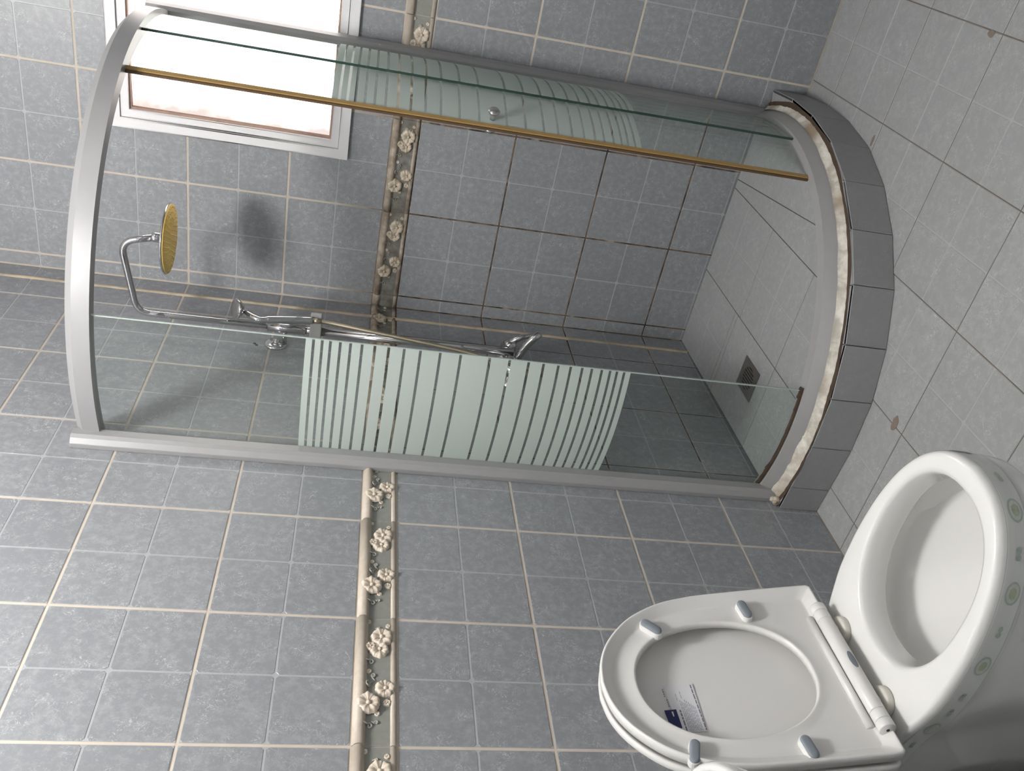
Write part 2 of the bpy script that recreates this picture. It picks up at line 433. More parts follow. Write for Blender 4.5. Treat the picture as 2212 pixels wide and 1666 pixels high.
SCROLL = [(.375, .62, .006, 1.1, 0.0, [(-.003, .006), (.001, .014)]), (.485, .55, .0045, 1.0, 1.5, [(-.006, -.003), (-.012, -.008)]),
          (.55, .66, .0065, 1.1, 3.0, [(.006, .003), (.012, -.006)]), (.86, .62, .0065, 1.1, 0.5, [(.004, .008), (.008, .016)]),
          (.835, .46, .004, 1.0, 2.0, [(.004, .006)]), (.09, .45, .003, 0.8, 1.0, [(-.004, .008)]), (.605, .46, .003, 1.0, 0.4, [(.005, .003)])]
def border_mesh(L):
    prof = [(0.0, -0.006), (0.0012, 0.0015), (0.004, 0.0042), (0.0085, 0.0045), (0.0112, 0.0028), (0.0128, 0.0002), (0.0585, 0.0002), (0.0600, 0.0035),
            (0.0630, 0.0085), (0.067, 0.0112), (0.0735, 0.0105), (0.079, 0.0072), (0.0812, 0.0025), (0.0832, 0.0018), (HB, -0.006)]
    b = MB()
    for i in range(len(prof) - 1):
        (y0, z0), (y1, z1) = prof[i], prof[i+1]; x0, x1 = 0.0008, L - 0.0008
        b.add([(x0, y0, z0), (x1, y0, z0), (x1, y1, z1), (x0, y1, z1)], [(0, 1, 2, 3)], 1 if i == 5 else 0, i != 5)
    for x0 in (0.0008, L - 0.0008): b.add([(x0, y, z) for y, z in prof], [tuple(range(len(prof)))], 0)
    return b.mesh('border_tile', ['border_cream', 'border_field'])
bcache = {}
for cols, F, par in ((ACOLS, FA, wall_left), (BCOLS, FB, wall_back)):
    for x0, x1, xt in cols:
        L = x1 - x0
        if L < 0.02: continue
        key = round(L, 3)
        if key not in bcache: bcache[key] = border_mesh(L)
        bt = obj('border_tile', bcache[key], par, F(x0, ZC))
        off = 0.0 if xt is None else x0 - xt
        sc = MB()
        for n_, a, bb, rot in MOTIF:
            X = W_ * (1 - a) - off; r = {'big': .018, 'mid': .015}.get(n_, .008)
            if r < X < L - r:
                fl = obj('flower', FLW[n_], bt, Matrix.Translation((X, bb * HB, 0.0)) @ Matrix.Rotation(rot, 4, 'Z') @ Matrix.Diagonal((1, 1, 1.05, 1)))
                if bb > 0.6 and n_ != 'bud': fl.location.z = 0.0035
        for a, bb, r, tn, a0, tail in SCROLL:
            X = W_ * (1 - a) - off
            if 0.012 < X < L - 0.012:
                q = spiral(X, bb * HB, r, tn, a0, tail)
                sc.tube([(u, max(0.0135, min(v, 0.066)), 0.0016 + (0.006 if v > 0.056 else 0)) for u, v in q], [0.0018] * (len(q) - 1) + [0.0007], 6)
        if sc.v: sc.build('scrollwork', 'border_scroll', bt)

# thick beige bead of grout where the cut strip meets wall_left, and the inner corner
pts = [(0.0005 + 0.0012 * random.random(), -0.080 + 0.001 * random.uniform(-1, 1), 0.14 + i * (TOP - 0.14) / 60) for i in range(61)]
b = MB(); b.loft([[(q[0] - 0.003, q[1] - 0.0085, q[2]), (q[0] + 0.002, q[1] - 0.0055, q[2]), (q[0] + 0.0045, q[1], q[2]), (q[0] + 0.002, q[1] + 0.0055, q[2]), (q[0] - 0.003, q[1] + 0.010, q[2])] for q in pts], 0, True, close=False)
b.build('corner_grout_bead', 'corner_grout', wall_left)

# floor
floor = MB().box((-0.12, YN, -0.12), (XR, 0.0, -0.0012)).build('floor', 'floor_grout'); tag(floor, kind='structure')
FT = ['floor_tile_glaze', 'floor_tile_groove']
FX0, FDX, FY0, FDY = 0.388, 0.2935, -0.466, 0.3085
G = 0.0016
xs = sorted({0.0, XR} | {FX0 + FDX * i for i in range(-2, 8) if 0.01 < FX0 + FDX * i < XR - 0.01})
ys = sorted({0.0, YN} | {FY0 - FDY * i for i in range(-2, 11) if YN + 0.01 < FY0 - FDY * i < -0.01})
for i in range(len(xs) - 1):
    for j in range(len(ys) - 1):
        x0, x1, y0, y1 = xs[i], xs[i+1], ys[j], ys[j+1]
        if x1 < 0.70 and y0 > -0.70: continue
        xt = x0 if i > 0 else x1 - FDX; yt = y0 if j > 0 else y1 - FDY
        obj('tile', tile_mesh(x0, y0, x1, y1, xt + FDX/2, yt + FDY/2, None, FT, 'tile'), floor, Matrix.Translation((x0, y0, 0)))
def blob(cx, cy, rx, ry, z, seed, th=0.0006):
    rr = random.Random(seed); P = [(cx + rx*(0.8+0.35*rr.random())*math.cos(k*2*PI/14), cy + ry*(0.8+0.35*rr.random())*math.sin(k*2*PI/14)) for k in range(14)]
    return MB().prism(P, z, z + th, 0.0002)
blob(0.395, -1.045, 0.022, 0.012, 0.0, 1).build('stain', 'floor_stain', floor)
blob(1.262, -0.735, 0.008, 0.014, 0.0, 2).build('stain', 'floor_stain', floor)
blob(0.925, -0.452, 0.016, 0.006, 0.0, 3).build('stain', 'floor_stain', floor)
ceiling = MB().box((-0.12, YN - 0.1, TOP), (XR + 0.12, 0.16, TOP + 0.1)).build('ceiling', 'plaster'); tag(ceiling, kind='structure')
for nm, a, bx_, ax in (('wall_right', (XR, YN, -0.05), (XR + 0.1, 0.0, TOP), 1), ('wall_front', (-0.12, YN - 0.1, -0.05), (XR + 0.1, YN, TOP), 0)):
    o = MB().box(a, bx_).build(nm, 'plain_tile_wall'); tag(o, kind='structure')
    uvl = o.data.uv_layers.new(name='UVMap')
    for lp in o.data.loops:
        co = o.data.vertices[lp.vertex_index].co; uvl.data[lp.index].uv = (co[ax], co.z)

# window
win = empty('window_1', (0, 0, 0)); tag(win, 'white framed frosted window above the shower', kind='structure')
def frame_ring(name, o_, i_, y0, y1, mat, bev=0.003):
    """mitred picture frame between outer rect o_ and inner rect i_, front at y0"""
    b = MB()
    O = [(o_[0], o_[1]), (o_[2], o_[1]), (o_[2], o_[3]), (o_[0], o_[3])]; I = [(i_[0], i_[1]), (i_[2], i_[1]), (i_[2], i_[3]), (i_[0], i_[3])]
    for k in range(4):
        j = (k + 1) % 4; q = [O[k], O[j], I[j], I[k]]
        c = Vector((sum(u[0] for u in q)/4, sum(u[1] for u in q)/4))
        P = [(u[0], y0, u[1]) for u in q] + [(u[0], y1, u[1]) for u in q]
        b.add(P, [(0, 1, 2, 3), (7, 6, 5, 4), (0, 4, 5, 1), (1, 5, 6, 2), (2, 6, 7, 3), (3, 7, 4, 0)])
    return b.build(name, mat, win, None, bev, 2)
x0, z0, x1, z1 = WIN
frame_ring('casing', (x0, z0, x1, z1), (x0+0.030, z0+0.030, x1-0.030, z1-0.030), -0.012, 0.05, 'white_frame')
frame_ring('sash', (x0+0.031, z0+0.031, x1-0.031, z1-0.031), (x0+0.054, z0+0.054, x1-0.054, z1-0.054), -0.006, 0.05, 'white_frame')
frame_ring('glazing_bead', (x0+0.054, z0+0.054, x1-0.054, z1-0.054), (x0+0.060, z0+0.059, x1-0.060, z1-0.060), 0.004, 0.03, 'frame_bead', 0.001)
MB().box((x0+0.055, 0.018, z0+0.055), (x1-0.055, 0.024, z1-0.055)).build('pane', 'daylight_pane', win)

# ------------------------------------------------------------------ shower platform
CX, CY = 0.22, -0.237
def arc_pt(r, deg): a = math.radians(deg); return (CX + r*math.cos(a), CY + r*math.sin(a))
PZ, CURB_Z = 0.137, 0.117
plat = empty('shower_platform', (0, 0, 0)); tag(plat, 'raised tiled corner platform with curved grey tiled curb under the shower', 'shower base')
joint_pts = [(0.0, -0.930), (0.083, -0.937), (0.23, -0.947), (0.378, -0.936), (0.518, -0.893), (0.652, -0.818), (0.759, -0.714), (0.845, -0.592), (0.904, -0.453), (0.932, -0.30), (0.937, -0.15), (0.926, 0.0)]
core = [(0.0, 0.0)] + [(q[0]*0.992, q[1]*0.992) for q in joint_pts]
if area(core) < 0: core = core[::-1]
MB().prism(core, 0.0, CURB_Z - 0.004, 0, 0).build('core', 'shower_grout', plat)
inner = [(0.0, 0.0)] + [arc_pt(0.629, -109 + i * 130 / 24) for i in range(25)]
inner = [(max(0.0, u), min(0.0, v)) for u, v in inner]
if area(inner) < 0: inner = inner[::-1]
MB().prism(inner, CURB_Z - 0.005, PZ - 0.0015, 0, 0).build('bed', 'shower_grout', plat)
for i in range(len(joint_pts) - 1):
    p0, p1 = Vector(joint_pts[i]), Vector(joint_pts[i+1]); d = (p1 - p0).normalized(); n_ = Vector((d.y, -d.x))
    if n_.dot((p0 + p1) / 2 - Vector((CX, CY))) < 0: n_ = -n_
    L = (p1 - p0).length; e = 0.0012
    b = MB().prism(rect(e, 0.001, L - e, CURB_Z), -0.008, 0.0, 0.001)
    b.build('curb_tile', 'curb_tile_glaze', plat, frame((p0.x, p0.y, 0), (d.x, d.y, 0), (0, 0, 1), (n_.x, n_.y, 0)))
    c = Vector((CX, CY)); q0 = p0 + (c - p0) * 0.10; q1 = p1 + (c - p1) * 0.10
    P = [(p0.x, p0.y), (p1.x, p1.y), (q1.x, q1.y), (q0.x, q0.y)]
    if area(P) < 0: P = P[::-1]
    MB().prism(inset(P, 0.001), CURB_Z - 0.006, CURB_Z, 0.0008).build('curb_top_tile', 'curb_tile_glaze', plat)
G = 0.0012
region = inset(inner, 0.0015)
DR = (0.136, -0.602, 0.236, -0.487)
sx = [0.0, 0.297, 0.601, 0.90]
cells = []
for xa, xb_, yl in ((0.0, 0.297, [0.0, -0.318, -0.342, -0.66, -0.95]), (0.297, 0.601, [0.0, -0.358, -0.662, -0.95])):
    for k in range(len(yl) - 1): cells.append([(xa, yl[k+1]), (xb_, yl[k+1]), (xb_, yl[k]), (xa, yl[k])])
cells.append([(0.601, -0.95), (0.758, -0.95), (0.629, 0.0), (0.601, 0.0)])
cells.append([(0.758, -0.95), (0.95, -0.95), (0.95, 0.0), (0.629, 0.0)])
for cell in cells:
    base = clip(inset(cell, G), region)
    if not base: continue
    b = MB(); x0, y0 = min(q[0] for q in cell), min(q[1] for q in cell); x1, y1 = max(q[0] for q in cell), max(q[1] for q in cell)
    big = x1 - x0 > 0.2 and y1 - y0 > 0.2 and len(cell) == 4 and abs(cell[0][0] - cell[3][0]) < 1e-6
    over = [DR] if not (DR[2] <= x0 or DR[0] >= x1 or DR[3] <= y0 or DR[1] >= y1) else [None]
    def put(poly, za, zb, bev, mi):
        if over[0] is None: b.prism(poly, za, zb, bev, mi); return
        bx0, by0, bx1, by1 = (min(q[0] for q in poly), min(q[1] for q in poly), max(q[0] for q in poly), max(q[1] for q in poly))
        for r in minus((bx0, by0, bx1, by1), DR):
            pp = clip(poly, rect(*r))
            if pp: b.prism(pp, za, zb, bev, mi)
    put(base, PZ - 0.0014, PZ - 0.0006, 0, 1)
    xm = [(x0 + G, x0 + 0.15 - g2), (x0 + 0.15 + g2, x1 - G)] if big else [(x0 - 0.1, x1 + 0.1)]
    ym = [(y0 + G, y1 - 0.16 - g2), (y1 - 0.16 + g2, y1 - G)] if big else [(y0 - 0.1, y1 + 0.1)]
    for a in xm:
        for c in ym:
            pp = clip(clip(rect(a[0], c[0], a[1], c[1]), base), region)
            if pp: put(pp, PZ - 0.0008, PZ, 0.0006, 0)
    b.build('floor_tile', FT, plat)
# floor drain
dr = empty('floor_drain', (0.186, -0.5445, PZ)); tag(dr, 'square dark metal floor drain with round slotted grate in shower floor', 'drain')
b = MB(); b.loft([[(0.050*sx_ , 0.0575*sy_, z_) for sx_, sy_ in ((-1,-1),(1,-1),(1,1),(-1,1))] for z_ in (-0.001, 0.002)], 0, False, True, False)
ring = [(0.036*math.cos(k*2*PI/32), 0.036*math.sin(k*2*PI/32), 0.002) for k in range(32)]
sq = [(0.050*max(-1, min(1, 1.5*math.cos(k*2*PI/32))), 0.0575*max(-1, min(1, 1.5*math.sin(k*2*PI/32))), 0.002) for k in range(32)]
b.loft([sq, ring], 0, False); b.loft([ring, [(q[0], q[1], -0.0008) for q in ring]], 0, False)
b.build('plate', 'drain_metal', dr)
MB().prism([(0.0355*math.cos(k*2*PI/32), 0.0355*math.sin(k*2*PI/32)) for k in range(32)], -0.0008, -0.0002).build('well', 'drain_hole', dr)
for k in range(-3, 4):
    x = k * 0.0095; h_ = math.sqrt(max(0, 0.0355**2 - x*x))
    MB().box((x - 0.0024, -h_, -0.0002), (x + 0.0024, h_, 0.0022)).build('grate_bar', 'drain_metal', dr)

# ------------------------------------------------------------------ shower enclosure
enc = empty('shower_enclosure', (0, 0, CURB_Z)); tag(enc, 'curved corner shower enclosure with silver frame and striped clear glass', 'shower enclosure')
enc.location = (0, 0, 0)
def sweep(prof, d0, d1, seg=48, mi=0, b=None, smooth=True, caps=True):
    """sweep an (r, z) profile round the enclosure's centre"""
    b = b or MB(); loops = []; b.weld = False
    for i in range(seg + 1):
        dg = d0 + (d1 - d0) * i / seg; loops.append([(*arc_pt(r, dg), z) for r, z in prof])
    n = len(prof)
    for k in range(n):                      # each profile side its own strip: crisp long edges
        j = (k + 1) % n
        b.loft([[L[k], L[j]] for L in loops], mi, smooth, close=False)
    if caps: b.add(loops[0], [tuple(range(n))], mi); b.add(loops[-1], [tuple(range(n - 1, -1, -1))], mi)
    return b
def wend(r, m=0.002):   # where a circle of radius r meets the two walls
    return -180 + math.degrees(math.acos(min(1, (CX - m) / r))), math.degrees(math.asin(min(1, (-CY - m) / r)))
a0, a1 = wend(0.645, 0.004)
a0 += 0.2
sweep([(0.664, 1.918), (0.664, 1.956), (0.645, 1.974), (0.628, 1.974), (0.628, 1.918)], a0, a1).build('top_rail', 'aluminium', enc)
sweep([(0.686, CURB_Z), (0.660, 0.163), (0.634, 0.166), (0.630, PZ - 0.002), (0.640, CURB_Z)], a0, a1).build('bottom_rail', 'aluminium_dull', enc)
# silicone smeared along the rail's outer foot, uneven
b = MB(); loops = []; rr = random.Random(3)
aa0, aa1 = wend(0.70, 0.004)
for i in range(121):
    dg = aa0 + (aa1 - aa0) * i / 120; wv = 0.5 + 0.5 * math.sin(i * 0.7) * math.sin(i * 0.23 + 1) ; j = rr.uniform(-1, 1)
    wr = 0.693 + 0.0015 * j + (0.004 if dg < -80 else 0.0); th = 0.005 + 0.004 * wv + (0.006 * rr.random() if dg < -80 else 0)
    loops.append([(*arc_pt(r, dg), z) for r, z in ((0.680 - (0.010 * rr.random() if dg < -88 else 0), 0.134 + 0.003*wv), (0.682, 0.128 + 0.4*th), (0.688, 0.121 + th * 0.4), (wr, CURB_Z + 0.0035), (wr + 0.003, CURB_Z - 0.001))])
b.loft(loops, 0, True, close=False).build('silicone_bead', 'silicone', enc)
b = MB(); loops = []
for i in range(81):
    dg = aa0 + (aa1 - aa0) * i / 80; q = 0.694 + 0.0012 * math.sin(i * 0.9)
    loops.append([(*arc_pt(q, dg), CURB_Z + 0.0004), (*arc_pt(q + 0.010, dg), CURB_Z + 0.0010), (*arc_pt(q + 0.014 + 0.003 * math.sin(i * 0.37), dg), CURB_Z + 0.0002)])
b.loft(loops, 0, True, close=False).build('dirt_line', 'rust_dirt', enc)
# lumps of filler at the wall end
b = MB()
for i in range(9):
    cx, cy, cz, r = 0.012 + 0.006*rr.uniform(-1, 1), -0.900 + 0.018*rr.uniform(-1, 1), 0.120 + 0.012*rr.random(), 0.006 + 0.006*rr.random()
    b.lathe([(r*math.sin(u), -r*math.cos(u)) for u in (0.2, 0.8, 1.5, 2.2, 2.9)], (cx, cy, cz), (rr.uniform(-1,1), rr.uniform(-1,1), 1), 9)
b.build('filler_lump', 'silicone', enc)
# wall profiles
def channel(prof, z0, z1): 
    return MB().prism(prof, z0, z1, 0, 0, bottom=True)
PA = [(0.001, -0.904), (0.014, -0.905), (0.027, -0.897), (0.033, -0.888), (0.034, -0.866), (0.030, -0.858), (0.001, -0.856)]
channel(PA, 0.118, 1.979).build('wall_profile', 'aluminium', enc, None, 0.0015)
PB = [(0.868, -0.001), (0.868, -0.014), (0.862, -0.026), (0.852, -0.032), (0.834, -0.033), (0.828, -0.028), (0.826, -0.001)]
channel(PB, 0.118, 1.979).build('wall_profile', 'aluminium', enc, None, 0.0015)
ZS = [1.447, 1.429, 1.409, 1.39, 1.367, 1.343, 1.316, 1.286, 1.253, 1.216, 1.177, 1.129, 1.079, 1.007, 0.957, 0.909, 0.871, 0.833, 0.801, 0.771, 0.746, 0.72, 0.698, 0.68, 0.661, 0.644]
def panel(name, r, d0, d1, z0, z1, s0, s1, edge, sside=1):
    seg = max(10, int(abs(d1 - d0) / 1.6))
    b = MB(); sweep([(r - 0.003, z0), (r + 0.003, z0), (r + 0.003, z1), (r - 0.003, z1)], d0, d1, seg, 0, b, True, False)
    o = b.build(name, ['clear_glass'], enc)
    for dg, m in edge:
        e = MB(); q = 0.12
        sweep([(r - 0.0031, z0), (r + 0.0031, z0), (r + 0.0031, z1), (r - 0.0031, z1)], dg - q, dg + q, 1, 0, e).build('polished_edge', m, o)
    rs = r + sside * 0.0034
    for k in range(len(ZS) - 1):
        gap = 0.0033
        zt = ZS[k] - (gap if k else 0); zb = ZS[k+1] + (gap if k < len(ZS) - 2 else 0)
        b = MB(); sweep([(rs - 0.0002, zb), (rs + 0.0002, zb), (rs + 0.0002, zt), (rs - 0.0002, zt)], s0, s1, max(6, int(abs(s1 - s0) / 2.5)), 0, b)
        b.build('frosted_stripe', 'frosted_print', o)
    return o
panel('fixed_panel', 0.650, -107.5, -77.7, 0.150, 1.935, -107.3, -77.7, [(-77.7, 'glass_edge_pale')])
panel('fixed_panel', 0.650, -8.2, 18.5, 0.150, 1.935, -8.2, 18.3, [(-8.2, 'glass_edge')])
door = panel('sliding_door', 0.636, -23.0, 13.5, 0.150, 1.935, -22.8, 13.2, [])
sweep([(0.631, 0.150), (0.643, 0.150), (0.643, 1.93), (0.631, 1.93)], -23.75, -22.7, 2).build('door_seal', 'seal_yellow', door)
sweep([(0.634, 0.150), (0.640, 0.150), (0.640, 1.93), (0.634, 1.93)], -24.2, -23.75, 1).build('seal_lip', 'seal_dark', door)
kp = arc_pt(0.636, -20.6); rad = Vector((math.cos(math.radians(-20.6)), math.sin(math.radians(-20.6)), 0))
b = MB()
for s in (1, -1):
    b.lathe([(0.007, 0.003), (0.007, 0.012), (0.009, 0.016), (0.0145, 0.024), (0.0155, 0.029), (0.012, 0.033), (0.004, 0.034)], (kp[0], kp[1], 1.045), rad * s, 20)
b.build('knob', 'chrome', door)
# rust and dirt under the glass ends
b = MB(); loops = []
for i in range(61):
    dg = -107 + 30 * i / 60; u = 0.002 + 0.005 * random.random() + (0.006 if -107 < dg < -99 or dg > -80 else 0)
    loops.append([(*arc_pt(0.655, dg), 0.1645), (*arc_pt(0.6545, dg), 0.165 + u), (*arc_pt(0.651, dg), 0.167 + u), (*arc_pt(0.640, dg), 0.1655)])
b.loft(loops, 0, True, close=False).build('sealant_dirt', 'rust_dirt', enc)

# ------------------------------------------------------------------ shower column on wall_left
col = empty('shower_column', (0.0, -0.34, 0)); tag(col, 'chrome riser pipe with round gold faced rain head on the wall inside the shower', 'shower')
RX, RY = 0.07, 0.0
def bend(pts, r=0.03, n=6):
    P = [Vector(q) for q in pts]; out = [P[0]]
    for i in range(1, len(P) - 1):
        a = (P[i-1] - P[i]).normalized(); c = (P[i+1] - P[i]).normalized(); s0, s1 = P[i] + a*r, P[i] + c*r
        for k in range(n + 1):
            u = k / n; out.append(s0*(1-u)**2 + P[i]*2*u*(1-u) + s1*u*u)
    out.append(P[-1]); return out
MB().tube(bend([(RX, 0, 1.40), (RX, 0, 1.955), (0.292, -0.004, 1.990), (0.318, -0.006, 1.895)], 0.042, 8), 0.0098, 16).build('arm_pipe', 'chrome', col)
MB().tube([(RX, 0, 0.83), (RX, 0, 1.44)], 0.0135, 16).build('riser_pipe', 'chrome', col)
hx = Vector((0.318, -0.006, 0))
MB().lathe([(0.013, 1.905), (0.0145, 1.90), (0.0145, 1.885), (0.011, 1.880), (0.017, 1.874)], (hx.x, hx.y, 0), (0, 0, 1), 18).build('swivel_nut', 'chrome', col)
hd = MB().lathe([(0.002, 1.876), (0.03, 1.874), (0.085, 1.869), (0.0985, 1.866), (0.100, 1.863), (0.0985, 1.8605)], (hx.x, hx.y, 0), (0, 0, 1), 48).build('rain_head', 'chrome', col)
MB().lathe([(0.0975, 1.861), (0.0965, 1.8575), (0.05, 1.857), (0.002, 1.857)], (hx.x, hx.y, 0), (0, 0, 1), 48).build('spray_plate', 'gold_plate', hd)
b = MB()
for i in range(1, 7):
    for k in range(i * 6):
        a = k * 2*PI / (i * 6); q = i * 0.0148
        b.lathe([(0.0022, 0.0), (0.0013, -0.0028)], (hx.x + q*math.cos(a), hx.y + q*math.sin(a), 1.8572), (0, 0, 1), 6, 0, False, True)
nz = b.build('nozzle', 'gold_plate', hd); nz['kind'] = 'stuff'
MB().lathe([(0.0155, 1.475), (0.0155, 1.585)], (RX, 0, 0), (0, 0, 1), 18).build('sleeve', 'chrome', col)
MB().lathe([(0.0125, 1.443), (0.0125, 1.476)], (RX, 0, 0), (0, 0, 1), 18).build('collar', 'chrome', col)
b = MB().prism([(-0.020, -0.018), (0.058, -0.013), (0.062, 0.0), (0.058, 0.013), (-0.020, 0.018)], 1.428, 1.462, 0, 0, bottom=True)
b.build('holder_block', 'aluminium_dull', col, Matrix.Translation((RX, 0, 0)), 0.003)
MB().tube([(0.004, 0.012, 1.535), (RX, 0.0, 1.535)], 0.007, 12).build('bracket_rod', 'chrome', col)
MB().lathe([(0.034, 0.001), (0.034, 0.006), (0.026, 0.010), (0.010, 0.013), (0.010, 0.02)], (0.0, 0.012, 1.560), (1, 0, 0), 28).build('wall_flange', 'chrome', col)
for dy, dz in ((-0.014, 0.055), (-0.006, 0.062)):
    MB().lathe([(0.0045, 0.0002), (0.0045, 0.0012)], (0.0, 0.012 + dy, 1.560 + dz), (1, 0, 0), 10).build('screw_hole', 'dark_gap', col)
mx = MB(); mx.tube([(0.045, -0.085, 0.835), (0.045, 0.085, 0.835)], 0.022, 20); mxo = mx.build('mixer_body', 'chrome', col)
for s in (-1, 1):
    MB().lathe([(0.032, 0.001), (0.032, 0.008), (0.018, 0.014), (0.014, 0.045)], (0, 0.075 * s, 0.835), (1, 0, 0), 20).build('wall_rosette', 'chrome', mxo)
MB().lathe([(0.019, 0.0), (0.021, 0.018), (0.017, 0.03)], (0.06, 0.03, 0.835), (1, 0.3, 0.1), 20).build('lever_hub', 'chrome', mxo)
b = MB(); b.tube([(0.085, 0.035, 0.838), (0.105, 0.045, 0.80), (0.118, 0.052, 0.745)], [0.011, 0.009, 0.006], 12); b.build('lever', 'chrome', mxo)
b = MB(); b.tube(bend([(0.05, -0.02, 0.82), (0.11, -0.02, 0.80), (0.16, -0.02, 0.765)], 0.03), 0.012, 14); b.build('spout', 'chrome', mxo)
# hand shower in its holder, with its hose
hs = empty('hand_shower', (0.118, -0.362, 1.45)); tag(hs, 'chrome hand shower hanging in its holder with a flexible metal hose', 'shower head')
HN = smooth_curve([(0, 0, 0.005), (0, -0.006, 0.05), (0, -0.022, 0.125), (0.0, -0.030, 0.152), (0.002, -0.024, 0.168), (0.002, -0.004, 0.190), (0.002, 0.024, 0.214)], 6)
MB().tube(HN, [0.0115]*6 + [0.0125]*8 + [0.0105]*(len(HN) - 20) + [0.0095, 0.0085, 0.007, 0.006, 0.004, 0.002], 16).build('handle', 'chrome', hs)
hc, hn = (0.012, -0.002, 0.222), (0.20, -0.48, 0.85)
MB().lathe([(0.006, -0.020), (0.016, -0.016), (0.026, -0.007), (0.031, 0.0), (0.031, 0.004), (0.029, 0.006)], hc, hn, 28).build('head_shell', 'chrome', hs)
MB().lathe([(0.0285, 0.0045), (0.028, 0.0066), (0.002, 0.0072)], hc, hn, 28).build('spray_face', 'spray_grey', hs)
MB().tube([(0, 0, -0.022), (0, 0, 0.005)], 0.008, 12).build('hose_nut', 'hose_metal', hs)
HP = smooth_curve([(0, 0, -0.02), (0.0, -0.006, -0.06), (0.002, -0.03, -0.16), (0.004, -0.062, -0.30), (0.005, -0.095, -0.44), (0.002, -0.125, -0.54), (-0.008, -0.135, -0.64), (-0.035, -0.11, -0.70), (-0.06, -0.08, -0.68), (-0.068, -0.068, -0.63)], 26)
MB().tube(HP, [0.0072 if i % 2 else 0.0058 for i in range(len(HP))], 10).build('hose', 'hose_metal', hs)

# ------------------------------------------------------------------ toilet
TY = math.radians(2.6)
toi = empty('toilet', (0.31, -1.731, 0.0), TY); tag(toi, 'white ceramic toilet with seat and lid raised against the tiled wall', 'toilet')
hcx, hcy = 0.229, 0.0
half = [(-0.29, 0.115), (-0.20, 0.122), (-0.10, 0.130), (-0.03, 0.139), (0.03, 0.154), (0.085, 0.166), (0.15, 0.1695), (0.21, 0.1675), (0.27, 0.159), (0.33, 0.142), (0.38, 0.116), (0.415, 0.083), (0.435, 0.045), (0.443, 0.0)]
side = smooth_curve([(a, b_, 0) for a, b_ in half], 8)
outl = [(q.x, q.y) for q in side] + [(q.x, -q.y) for q in side[-2::-1]]
NT_ = 112
def ray_poly(c, ang, poly):
    dx, dy = math.cos(ang), math.sin(ang); best = None
    for i in range(len(poly)):
        (x1, y1), (x2, y2) = poly[i], poly[(i+1) % len(poly)]
        ex, ey = x2 - x1, y2 - y1; den = dx*ey - dy*ex
        if abs(den) < 1e-12: continue
        t_ = ((x1-c[0])*ey - (y1-c[1])*ex) / den; u = ((x1-c[0])*dy - (y1-c[1])*dx) / den
        if t_ > 0 and -1e-9 <= u <= 1 + 1e-9 and (best is None or t_ > best): best = t_
    return best or 0.01
ANG = [k * 2*PI / NT_ for k in range(NT_)]
RO = [ray_poly((hcx, 0), a, outl) for a in ANG]
def outer(z, ins=0.0, sx=1.0, sy=1.0, ox=0.0):
    return [(hcx + ox + (RO[i] - ins) * math.cos(a) * sx, (RO[i] - ins) * math.sin(a) * sy, z) for i, a in enumerate(ANG)]
def holel(z, s=1.0, ox=0.0, sx=1.0):
    L = []
    for a in ANG:
        c, s_ = math.cos(a), math.sin(a); e = 1.0 / (abs(c/0.169)**2.25 + abs(s_/0.1255)**2.25)**(1/2.25)
        L.append((hcx + ox + e*c*s*sx, e*s_*s, z))
    return L
ZR = 0.40
body = MB()
body.loft([outer(0.0, 0.0, 0.62, 0.70, -0.09), outer(0.02, 0.0, 0.62, 0.70, -0.09), outer(0.10, 0.0, 0.64, 0.71, -0.085), outer(0.19, 0.0, 0.74, 0.79, -0.055),
           outer(0.26, 0.0, 0.86, 0.89, -0.025), outer(0.315, 0.0, 0.94, 0.955, -0.008), outer(0.345, 0.002), outer(0.360, 0.0), outer(ZR - 0.012, 0.0), outer(ZR - 0.004, 0.0025), outer(ZR - 0.0008, 0.007), outer(ZR, 0.012),
           holel(ZR, 1.075), holel(ZR - 0.002, 1.035), holel(ZR - 0.008, 1.01), holel(ZR - 0.018, 1.0), holel(ZR - 0.050, 0.985), holel(ZR - 0.054, 1.0), holel(ZR - 0.051, 1.20),
           holel(ZR - 0.064, 1.245), holel(ZR - 0.096, 1.23), holel(ZR - 0.114, 1.16), holel(ZR - 0.130, 1.03), holel(ZR - 0.175, 0.74, 0.01), holel(ZR - 0.215, 0.45, 0.015), holel(ZR - 0.235, 0.30, 0.02), holel(ZR - 0.27, 0.26, 0.02), holel(ZR - 0.30, 0.2, 0.02)], 0, True, True, True)
body.build('bowl', 'ceramic', toi)
MB().add(holel(ZR - 0.246, 0.285, 0.02), [tuple(range(NT_))], 0).build('water', 'water', toi)
# printed green border below the rim
def on_side(i_f, z):
    i = int(math.floor(i_f)) % NT_; u = i_f - math.floor(i_f); j = (i + 1) % NT_
    r = RO[i]*(1-u) + RO[j]*u; a = (i_f) * 2*PI / NT_
    s = 0.0 if z > 0.36 else (0.36 - z) / 0.045
    ins = -0.0007 + (0.002 * min(1, s) if z > 0.345 else 0.002)
    if z < 0.345:
        k = (0.345 - z) / 0.03; return (hcx - 0.008*k + (r - ins*(1-k) + 0.0007*k) * math.cos(a) * (1 - 0.06*k), (r - ins*(1-k) + 0.0007*k) * math.sin(a) * (1 - 0.045*k), z)
    return (hcx + (r - ins) * math.cos(a), (r - ins) * math.sin(a), z)
def arc_idx(s_target):
    """index along the outline at arc length s from the front tip, towards the -y side"""
    acc = 0.0; i = 0.0
    while acc < s_target:
        p0 = Vector(on_side(-i, 0.37)); p1 = Vector(on_side(-i - 0.1, 0.37)); acc += (p1 - p0).length; i += 0.1
    return -i
lo, hi = -arc_idx(0.62), -arc_idx(0.0)
